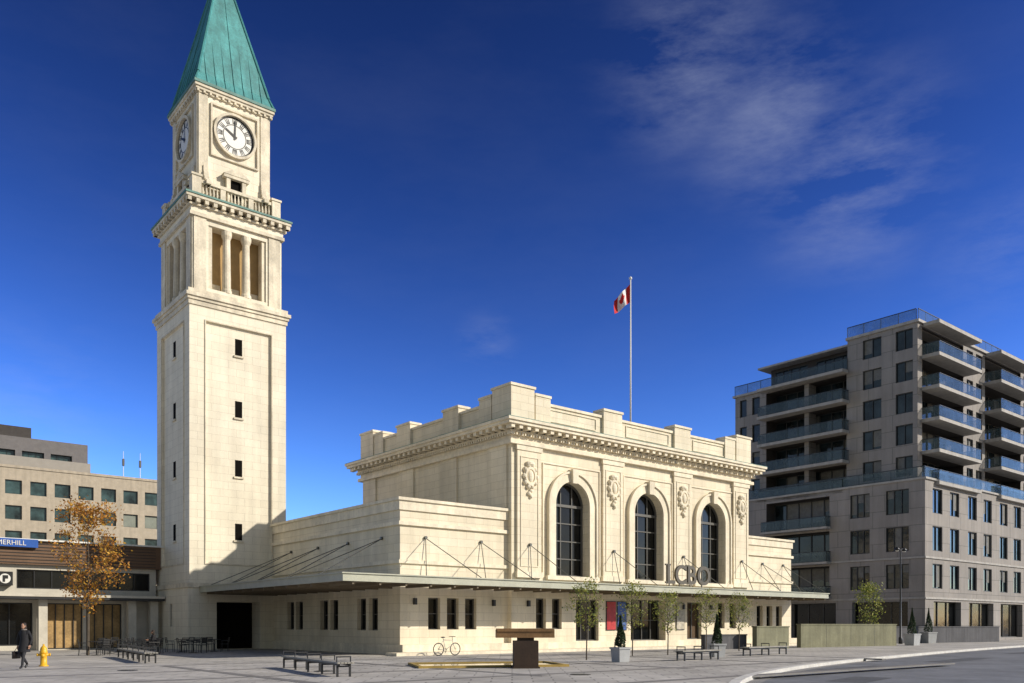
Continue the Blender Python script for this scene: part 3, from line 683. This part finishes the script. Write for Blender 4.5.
# ================================================================== vegetation
def leafm(name,col,tr=.4):
    m,nt,b=base(name)
    tc=nn(nt,'ShaderNodeTexCoord').outputs['Object']; f=noise(nt,tc,2.5,3)
    c=mixc(nt,(*col,1),ramp(nt,f,.3,.7,.6,1.3)); nt.links.new(c,b.inputs['Base Color']); b.inputs['Roughness'].default_value=.6
    t=nn(nt,'ShaderNodeBsdfTranslucent'); nt.links.new(c,t.inputs[0]); mx=nn(nt,'ShaderNodeMixShader'); mx.inputs[0].default_value=tr
    nt.links.new(b.outputs[0],mx.inputs[1]); nt.links.new(t.outputs[0],mx.inputs[2]); nt.links.new(mx.outputs[0],nt.nodes['Material Output'].inputs[0]); return m
BARK=plain('bark',(.10,.08,.06),.9,.3,6)
ORG=[leafm('autumn_leaf_gold',(.66,.38,.05)),leafm('autumn_leaf_orange',(.54,.23,.03)),leafm('autumn_leaf_brown',(.34,.16,.04))]
GRN=[leafm('leaf_yellow_green',(.40,.40,.08)),leafm('leaf_light_green',(.26,.30,.06)),leafm('leaf_green',(.13,.17,.04))]
FAR=[leafm('far_leaf_green',(.07,.10,.03)),leafm('far_leaf_dark',(.05,.06,.02))]
CED=[leafm('cedar_green',(.035,.07,.022),.15),leafm('cedar_dark',(.018,.038,.014),.15)]
def leaf(b,mats,p,s):
    n=Vector((random.gauss(0,1),random.gauss(0,1),random.gauss(0,1)+.4)).normalized(); a=n.orthogonal().normalized(); a=Matrix.Rotation(random.random()*6.28,3,n)@a; c=n.cross(a)
    p=Vector(p); s*=random.uniform(.6,1.3)
    b.add(random.choice(mats),[tuple(p-a*s),tuple(p+c*s*.55),tuple(p+a*s),tuple(p-c*s*.55)],[(0,1,2,3)],'crown_leaves')
def tree(name,x,y,h,spread,trunk,mats,nleaf,ls,first=.35,clump=.3):
    b=B(name,(x,y,0)); tips=[]
    def grow(p,d,L,r,k):
        q=p
        segs=3
        for s in range(segs):
            d2=(d+Vector((random.gauss(0,.10),random.gauss(0,.10),.06))).normalized(); nq=q+d2*(L/segs); b.tube(BARK,q,nq,r*(1-.25*s/segs),r*(1-.25*(s+1)/segs),6 if k>1 else 4,'trunk_and_limbs',False); q=nq; d=d2
            if k<=2: tips.append(q.copy())
        if k==0: return
        a0=random.random()*6.28
        for i in range(3):
            az=a0+i*6.28/3+random.gauss(0,.3); tilt=random.uniform(.35,.75)*spread
            o=d.orthogonal().normalized(); o=Matrix.Rotation(az,3,d)@o
            nd=(d*math.cos(tilt)+o*math.sin(tilt)).normalized(); grow(q,nd,L*random.uniform(.62,.82),r*.62,k-1)
    th=h*first; p=Vector((0,0,-.05)); b.tube(BARK,p,(0.02,0,th),trunk,trunk*.8,10,'trunk_and_limbs')
    lead=Vector((0.02,0,th)); lv=7; az=random.random()*6.28
    for i in range(lv):
        nz=th+(h*.97-th)*(i+1)/lv; np_=Vector((random.gauss(0,.03*h/5),random.gauss(0,.03*h/5),nz)); rr=trunk*.8*(1-i/lv)+.01
        b.tube(BARK,lead,np_,rr,max(.01,trunk*.8*(1-(i+1)/lv)),7,'trunk_and_limbs',False)
        for j in range(3):
            az+=2.4; el=random.uniform(.4,.9)
            d=Vector((math.cos(az)*math.cos(el),math.sin(az)*math.cos(el),math.sin(el)))
            env=math.sin(math.pi*min(1,(i+.9)/(lv+.6)))**.7
            grow(lead.lerp(np_,random.random()),d,h*.11*spread*env+.1,rr*.45,2)
        lead=np_; tips.append(np_)
    random.shuffle(tips)
    for i in range(nleaf):
        t=tips[int(random.random()**1.3*len(tips))]
        leaf(b,mats,t+Vector((random.gauss(0,clump),random.gauss(0,clump),random.gauss(0,clump*.8))),ls)
    b.finish()
tree('autumn_tree',-22.6,45.5,7.8,1.1,.09,ORG,3600,.08,.26,clump=.24)
for (x,y,h) in((3.4,39,3.4),(6.2,44,3.5),(8.3,45.5,3.0),(11.5,50.6,3.4),(13.9,52.3,3.2)):
    tree('young_tree',x,y,h,1.0,.035,GRN,900,.055,.36,clump=.12)
tree('young_tree',31,74,5.0,1,.05,GRN,1300,.09,.3,clump=.25)
PLB=plain('planter_zinc',(.40,.41,.42),.6,.15,2)
def planter(x,y,h,w):
    b=B('cedar_planter',(x,y,0),R(random.uniform(10,40)))
    a=w/2; v=[(-a*.85,-a*.85,0),(a*.85,-a*.85,0),(a*.85,a*.85,0),(-a*.85,a*.85,0),(-a,-a,w),(a,-a,w),(a,a,w),(-a,a,w)]
    b.add(PLB,v,[(0,1,5,4),(1,2,6,5),(2,3,7,6),(3,0,4,7),(0,3,2,1)],'pot'); 
    b.box(PLB,-a-.03,a+.03,-a-.03,-a+.02,w-.06,w+.02,'pot_rim'); b.box(PLB,-a-.03,a+.03,a-.02,a+.03,w-.06,w+.02,'pot_rim'); b.box(PLB,-a-.03,-a+.02,-a+.02,a-.02,w-.06,w+.02,'pot_rim'); b.box(PLB,a-.02,a+.03,-a+.02,a-.02,w-.06,w+.02,'pot_rim')
    b.box(BARK,-a+.03,a-.03,-a+.03,a-.03,w-.1,w-.05,'soil'); b.tube(BARK,(0,0,w-.1),(0,0,w+h*.8),.03,.01,6,'stem')
    for i in range(2600):
        t=random.random()**.8; rr=a*.8*(1-t)**.75*(.6+.4*math.sin(t*3.14+.9)); az=random.random()*6.28; rr*=(1+.2*math.sin(az*3+t*9))*random.uniform(.55,1)**.5
        leaf(b,CED,(rr*math.cos(az),rr*math.sin(az),w+.02+t*h),.05)
    b.finish()
planter(4.7,37,1.35,.62); planter(10.25,42.7,1.45,.65); planter(31.4,67,2.0,.9); planter(36.6,75,2.1,.95)
dt=B('distant_tree_line',single=True)
for ang in range(0,360,2):
    a=R(ang); d=random.uniform(260,330); cx,cy=d*math.sin(a),d*math.cos(a); hh=random.uniform(7,12)
    for k in range(26):
        p=(cx+random.gauss(0,5),cy+random.gauss(0,5),random.uniform(0,hh)*(1)); leaf(dt,FAR,p,2.6)
dt.finish()
# ================================================================== low walls
GW=plain('garden_wall_concrete',(.21,.205,.13),.85,.25,.8,streak=.2); DW=plain('concrete_wall_dark',(.10,.10,.11),.85,.2,.8,streak=.2)
def lwall(name,x0,y0,x1,y1,h,mat,t=.35):
    L=math.hypot(x1-x0,y1-y0); b=B(name,(x0,y0,0),math.atan2(y1-y0,x1-x0)); b.box(mat,0,L,0,t,0,h,'wall_body'); b.box(mat,-.04,L+.04,-.04,t+.04,h,h+.08,'wall_coping')
    n=int(L/2.4)
    for i in range(1,n): b.box(DARK,i*L/n-.01,i*L/n+.01,-.004,.02,.0,h,'joints')
    b.finish()
lwall('garden_wall',16.2,56.5,19.1,58.9,1.45,GW); lwall('garden_wall',20.3,60,29.8,66.2,1.6,GW); lwall('garden_wall',29.9,72,46.5,81.5,1.4,DW)
lwall('garden_wall',12.5,55.3,15.8,57.5,.9,DW)
# ================================================================== street lamp
def lamp(x,y,h,rot):
    b=B('street_lamp',(x,y,0),rot)
    b.lathe(DARK,(0,0,0),[(.16,0),(.16,.5),(.09,.6),(.07,h*.6),(.05,h-.3),(.05,h)],10,'pole')
    b.tube(DARK,(0,0,h-.15),(-.6,0,h+.05),.03,.025,8,'arm'); b.tube(DARK,(0,0,h-.15),(.6,0,h+.05),.03,.025,8,'arm')
    for s in(-.6,.6): b.lathe(DARK,(s,0,h-.12),[(.2,-.1),(.22,0),(.14,.14),(.04,.2)],12,'lamp_head'); b.lathe(WHITE,(s,0,h-.3),[(.08,0),(.17,.07)],12,'lamp_lens')
    b.finish(True)
lamp(32.9,72.3,8.1,R(39)); 
# ================================================================== hydrant
YL=plain('hydrant_yellow',(.75,.42,.02),.45,.15,4,spec=.5)
b=B('fire_hydrant',(-18.1,33,0),R(20),single=True)
b.lathe(YL,(0,0,0),[(.17,0),(.17,.05),(.12,.06),(.115,.5),(.145,.52),(.145,.56),(.12,.58),(.125,.66),(.10,.74),(.05,.79),(.035,.8),(.035,.86)],16)
b.tube(YL,(-.21,0,.45),(.21,0,.45),.05,n=12); b.tube(YL,(-.24,0,.45),(-.19,0,.45),.062,n=6); b.tube(YL,(.19,0,.45),(.24,0,.45),.062,n=6)
b.tube(YL,(0,-.2,.42),(0,0,.42),.07,n=12); b.tube(YL,(0,-.23,.42),(0,-.19,.42),.085,n=6); b.finish(True)
# ================================================================== bicycle
bk=B('bicycle',(-3.4,44.6,0),ROT)
BP=plain('bicycle_paint',(.5,.48,.42),.4,.1)
for x in(-.53,.53):
    bk.torus(BLACK,(x,0,.34),(1,0,0),(0,0,1),.32,.022,28,6,'tyres'); bk.torus(STEEL,(x,0,.34),(1,0,0),(0,0,1),.295,.01,28,4,'rims')
    for i in range(12): t=i*math.pi/6; bk.tube(STEEL,(x,0,.34),(x+.3*math.cos(t),0,.34+.3*math.sin(t)),.004,n=3,part='spokes')
J=dict(r=(-.53,0,.34),bb=(-.08,0,.29),st=(-.22,0,.82),hd=(.36,0,.80),hb=(.40,0,.62),f=(.53,0,.34))
for a,c in(('r','bb'),('r','st'),('bb','st'),('st','hd'),('bb','hb'),('hd','hb'),('hb','f')): bk.tube(BP,J[a],J[c],.018,n=8,part='frame')
bk.tube(STEEL,J['st'],(-.25,0,.93),.014,part='seat_post'); bk.ell(BLACK,(-.25,0,.96),(.14,.07,.035),part='saddle')
bk.tube(STEEL,J['hd'],(.34,0,.98),.014,part='stem'); bk.tube(BLACK,(.34,-.28,1.0),(.34,.28,1.0),.015,part='handlebar'); bk.torus(STEEL,(-.08,0.03,.29),(1,0,0),(0,0,1),.09,.01,16,4,'chainring')
bk.tube(BLACK,(-.08,0,.29),(-.02,.1,.14),.012,part='crank'); bk.finish(True)
# ================================================================== cafe furniture
def table(x,y):
    b=B('cafe_table',(x,y,0)); b.lathe(DARK,(0,0,0),[(.25,0),(.25,.02),(.03,.04),(.03,.7),(.38,.72),(.38,.745)],18,'pedestal_and_top'); b.finish()
def chair(x,y,r):
    b=B('cafe_chair',(x,y,0),r)
    for sx in(-1,1):
        b.tube(DARK,(sx*.2,-.2,0),(sx*.19,-.17,.45),.014,part='legs'); b.tube(DARK,(sx*.2,.22,0),(sx*.19,.18,.45),.014,part='legs'); b.tube(DARK,(sx*.19,.18,.45),(sx*.19,.26,.86),.014,part='back_posts')
        b.tube(DARK,(sx*.22,-.17,.45),(sx*.22,-.15,.66),.012,part='arms'); b.tube(DARK,(sx*.22,-.17,.66),(sx*.2,.22,.66),.014,part='arms')
    for k in range(5): b.box(DARK,-.2,.2,-.2+k*.08,-.14+k*.08,.44,.465,'seat')
    for k in range(4): b.box(DARK,-.19,.19,.215+k*.013,.235+k*.013,.56+k*.085,.61+k*.085,'backrest')
    b.finish()
random.seed(3)
for (x,y) in((-21.6,49.8),(-19.6,50.6),(-18.0,51.6),(-20.4,48.2),(-18.3,49.0),(-22.4,47.6),(-23.2,50.2),(-19.9,46.0),(-21.9,45.0)):
    table(x,y); o=random.random()*6
    for k in range(3):
        t=o+k*2.1; chair(x+.62*math.cos(t),y+.62*math.sin(t),t-math.pi/2)
# ================================================================== people
SKIN=plain('skin',(.42,.24,.16),.6,.08,bump=0); HAIR=plain('hair_dark_brown',(.025,.015,.01),.6,.2,20); COAT=plain('coat_black',(.018,.018,.022),.85,.2,3); TROU=plain('trousers_charcoal',(.03,.03,.035),.85,.2); SHOE=plain('shoe_leather',(.012,.01,.01),.4,.1); SCARF=plain('scarf_grey',(.25,.22,.2),.9,.2); BAGM=plain('bag_leather',(.03,.02,.018),.5,.2)
LIPS=plain('lips',(.3,.09,.08),.5,.05,bump=0)
def skinmesh(parent,name,verts,edges,rad,mat,matfn=None):
    me=bpy.data.meshes.new(name); me.from_pydata(verts,edges,[]); ob=bpy.data.objects.new(name,me); sc.collection.objects.link(ob)
    ob.modifiers.new('s','SKIN'); 
    for i,r in enumerate(rad):
        v=me.skin_vertices[0].data[i]; v.radius=(r,r) if not isinstance(r,tuple) else r; v.use_root=(i==0)
    sb=ob.modifiers.new('u','SUBSURF'); sb.levels=2; sb.render_levels=2
    dg=bpy.context.evaluated_depsgraph_get(); dg.update(); ev=ob.evaluated_get(dg); nm=bpy.data.meshes.new_from_object(ev)
    ob.modifiers.clear(); ob.data=nm; nm.materials.clear()
    for m in mat: nm.materials.append(m)
    for p in nm.polygons: p.use_smooth=True; p.material_index=matfn(p.center) if matfn else 0
    ob.parent=parent; return ob
def head(b,c,fwd=1):
    x,y,z=c
    b.ell(SKIN,(x,y,z),(.074,.09,.112),16,12,'head'); b.ell(SKIN,(x,y+.035,z-.05),(.05,.055,.055),12,8,'jaw')
    b.add(SKIN,[(x-.014,y+.082,z-.02),(x+.014,y+.082,z-.02),(x,y+.112,z-.018),(x,y+.086,z+.02)],[(0,1,2),(0,2,3),(1,3,2)],'nose')
    for s in(-1,1): b.ell(BLACK,(x+s*.028,y+.082,z+.005),(.012,.008,.007),8,5,'eyes'); b.ell(SKIN,(x+s*.076,y,z-.005),(.012,.02,.03),8,6,'ears')
    b.ell(LIPS,(x,y+.084,z-.05),(.022,.008,.007),8,5,'mouth')
    b.ell(HAIR,(x,y-.022,z+.022),(.088,.095,.11),16,10,'hair'); b.ell(HAIR,(x-.05,y-.035,z-.06),(.04,.06,.1),10,8,'hair'); b.ell(HAIR,(x+.05,y-.035,z-.06),(.04,.06,.1),10,8,'hair')
def handm(b,w,d,side):
    w=Vector(w);d=Vector(d).normalized(); fw=Vector((0,1,0)); sd=d.cross(fw).normalized(); fw=sd.cross(d).normalized()
    b.tube(SKIN,w,w+d*.045,.026,.034,8,'palms'); b.tube(SKIN,w+d*.04,w+d*.085,.034,.03,8,'palms')
    for i,l in enumerate((.062,.075,.08,.07)):
        q=w+d*.08+fw*(-.027+i*.018); k=q+d*l*.5; e=k+(d*.7+sd*side*.6).normalized()*l*.5
        b.tube(SKIN,q,k,.009,.0085,6,'fingers'); b.tube(SKIN,k,e,.0085,.007,6,'fingers')
    q=w+d*.03+fw*.028; k=q+(d*.6+fw*.7).normalized()*.04; b.tube(SKIN,q,k,.011,.0095,6,'thumb'); b.tube(SKIN,k,k+d*.03,.0095,.008,6,'thumb')
def person(name,loc,rot,J,coat,extra=None):
    order=['pel','spi','che','nec','hb','sl','el','wl','sr','er','wr','hl','kl','al','tl','hr','kr','ar','tr']
    rad=dict(pel=.125,spi=.115,che=.13,nec=.052,hb=.05,sl=.062,el=.047,wl=.03,sr=.062,er=.047,wr=.03,hl=.09,kl=.06,al=.042,tl=.035,hr=.09,kr=.06,ar=.042,tr=.035)
    E=[('pel','spi'),('spi','che'),('che','nec'),('nec','hb'),('che','sl'),('sl','el'),('el','wl'),('che','sr'),('sr','er'),('er','wr'),('pel','hl'),('hl','kl'),('kl','al'),('al','tl'),('pel','hr'),('hr','kr'),('kr','ar'),('ar','tr')]
    b=B(name,loc,rot)
    hb=J['hb']; head(b,(hb[0],hb[1]+.015,hb[2]+.085))
    for s,w,e_ in((-1,'wl','el'),(1,'wr','er')): handm(b,J[w],Vector(J[w])-Vector(J[e_]),-s)
    n=20; vs=[];fs=[]
    for (cx,cy,z,rx,ry) in coat:
        for i in range(n): t=2*math.pi*i/n; vs.append((cx+rx*math.cos(t)*(1+.03*math.sin(5*t)),cy+ry*math.sin(t),z))
    for k in range(len(coat)-1):
        for i in range(n): j=(i+1)%n; fs.append((k*n+i,k*n+j,(k+1)*n+j,(k+1)*n+i))
    b.add(COAT,vs,fs,'coat')
    if extra: extra(b)
    e=b.finish(True)
    feet=[Vector(J['tl']),Vector(J['tr']),Vector(J['al']),Vector(J['ar'])]
    def mf(c):
        if any((c-f).length<.10 for f in feet) : return 2
        if c.z<J['pel'][2]-.03 and abs(c.x)<.2: return 1
        if (c-Vector(J['hb'])).length<.09: return 3
        return 0
    skinmesh(e,'body',[J[k] for k in order],[(order.index(a),order.index(c)) for a,c in E],[rad[k] for k in order],[COAT,TROU,SHOE,SKIN],mf)
Jw=dict(pel=(0,0,.93),spi=(0,.0,1.1),che=(0,.0,1.27),nec=(0,.01,1.41),hb=(0,.03,1.48),sl=(-.17,0,1.35),el=(-.23,-.08,1.09),wl=(-.24,.03,.86),sr=(.17,0,1.35),er=(.24,.04,1.08),wr=(.25,.02,.84),
 hl=(-.085,0,.88),kl=(-.09,.17,.5),al=(-.09,.24,.10),tl=(-.1,.38,.045),hr=(.085,0,.88),kr=(.09,.0,.47),ar=(.09,-.27,.17),tr=(.1,-.16,.04))
coat=[(0,.02,.62,.21,.20),(0,.01,.8,.19,.17),(0,0,.95,.175,.145),(0,0,1.1,.15,.125),(0,0,1.25,.17,.14),(0,0,1.36,.15,.12),(0,.01,1.43,.075,.075)]
def ex(b):
    b.torus(SCARF,(0,.015,1.43),(1,0,0),(0,1,0),.065,.03,16,6,'scarf')
    b.box(BAGM,.26,.36,-.14,.18,.38,.64,'handbag'); b.tube(BAGM,(.31,-.08,.64),(.285,.0,.76),.01,part='handbag_strap'); b.tube(BAGM,(.31,.12,.64),(.285,.04,.76),.01,part='handbag_strap')
person('walking_woman',(-17.7,31,0),R(180-8),Jw,coat,ex)
Js=dict(pel=(0,0,.55),spi=(0,.02,.72),che=(0,.03,.9),nec=(0,.05,1.04),hb=(0,.07,1.11),sl=(-.18,.03,.98),el=(-.25,.1,.74),wl=(-.15,.3,.76),sr=(.18,.03,.98),er=(.25,.1,.74),wr=(.15,.3,.76),
 hl=(-.09,.03,.53),kl=(-.12,.45,.52),al=(-.12,.42,.1),tl=(-.12,.56,.045),hr=(.09,.03,.53),kr=(.12,.45,.52),ar=(.12,.48,.1),tr=(.12,.62,.045))
coats=[(0,.0,.46,.19,.16),(0,.0,.6,.18,.15),(0,.02,.75,.16,.135),(0,.03,.9,.18,.14),(0,.04,1.0,.15,.12),(0,.05,1.06,.07,.07)]
person('seated_person',(-20.0,47.75,0),R(110),Js,coats); chair(-20.0,47.72,R(110)+math.pi)
# ================================================================== LIGHT, SKY, CAMERA
sa,sb,sz=.85,1.0,.72
dR=Vector((.772,.635,0));dL=Vector((-.635,.772,0))
Sv=(dR*sa-dL*sb+Vector((0,0,sz))).normalized()
el=math.asin(Sv.z); az=math.atan2(Sv.x,Sv.y)
sun=bpy.data.lights.new('sun','SUN'); sun.energy=5; sun.angle=R(.53); sun.color=(1,.92,.78)
so=bpy.data.objects.new('sun',sun); sc.collection.objects.link(so); so.rotation_euler=Sv.to_track_quat('Z','Y').to_euler()
w=bpy.data.worlds.new('World'); sc.world=w; w.use_nodes=True; nt=w.node_tree; bg=nt.nodes['Background']
sky=nn(nt,'ShaderNodeTexSky',sky_type='NISHITA'); sky.sun_disc=False; sky.sun_elevation=el; sky.sun_rotation=az; sky.altitude=200; sky.air_density=1.0; sky.dust_density=.3; sky.ozone_density=3
# clear northern sky (90 degrees from the sun) deep blue, unseen southern sky kept paler and warmer as added fill for shaded faces
gm=nn(nt,'ShaderNodeGamma'); nt.links.new(sky.outputs[0],gm.inputs[0]); gm.inputs[1].default_value=2.1
deep=mixc(nt,gm.outputs[0],(.20,.20,.255,1))
fill_sky=mixc(nt,sky.outputs[0],(1.05,.84,.68,1))
tc=nn(nt,'ShaderNodeTexCoord').outputs['Generated']
sp=nn(nt,'ShaderNodeSeparateXYZ'); nt.links.new(tc,sp.inputs[0])
deep=mixc(nt,deep,ramp(nt,sp.outputs[2],.15,.62,1.12,.68))
mr=nn(nt,'ShaderNodeMapRange',interpolation_type='SMOOTHSTEP'); mr.inputs[1].default_value=-.25; mr.inputs[2].default_value=.35; nt.links.new(sp.outputs[1],mr.inputs[0])
c=mixc(nt,fill_sky,deep,mr.outputs[0],'MIX')
def mask(d,r0,r1):
    d=Vector(d).normalized(); vm=nn(nt,'ShaderNodeVectorMath',operation='DISTANCE'); nt.links.new(tc,vm.inputs[0]); vm.inputs[1].default_value=d
    m=nn(nt,'ShaderNodeMapRange',interpolation_type='SMOOTHSTEP'); m.inputs[1].default_value=r0; m.inputs[2].default_value=r1; m.inputs[3].default_value=1; m.inputs[4].default_value=0; nt.links.new(vm.outputs['Value'],m.inputs[0]); return m.outputs[0]
mp=nn(nt,'ShaderNodeMapping'); mp.inputs['Rotation'].default_value=(0,R(38),0); mp.inputs['Scale'].default_value=(2.4,2.4,7.5); nt.links.new(tc,mp.inputs[0])
nf=noise(nt,mp.outputs[0],2.1,12,.64); wf=ramp(nt,nf,.42,.8,0,1)
def mx(a,b_,opn):
    n=nn(nt,'ShaderNodeMath',operation=opn)
    for i,v in enumerate((a,b_)):
        if isinstance(v,(int,float)): n.inputs[i].default_value=v
        else: nt.links.new(v,n.inputs[i])
    return n.outputs[0]
M=mx(mask((.22,1,.66),.0,.12),mask((.40,1,.53),.0,.13),'MAXIMUM'); M=mx(M,mask((.31,1,.60),.0,.12),'MAXIMUM'); M=mx(M,mx(mask((.58,1,.44),.0,.09),.5,'MULTIPLY'),'MAXIMUM'); M=mx(M,mx(mask((-.03,1,.33),.0,.045),.6,'MULTIPLY'),'MAXIMUM'); M=mx(M,mx(mask((-.56,1,.26),.0,.12),.4,'MULTIPLY'),'MAXIMUM'); M=mx(M,.05,'ADD')
cl=mx(mx(wf,M,'MULTIPLY'),.5,'MULTIPLY')
c=mixc(nt,c,(3.8,4.2,5.6,1),cl,'MIX')
nt.links.new(c,bg.inputs[0]); bg.inputs[1].default_value=.12
cam=bpy.data.cameras.new('camera'); co=bpy.data.objects.new('camera',cam); sc.collection.objects.link(co); sc.camera=co
co.location=(0,0,1.6); co.rotation_euler=(R(90),0,0); cam.lens=30.02; cam.sensor_width=36; cam.shift_y=283.5/1024; cam.clip_end=5000; cam.clip_start=.1
sc.view_settings.view_transform='Standard'; sc.view_settings.look='None'; sc.view_settings.exposure=0
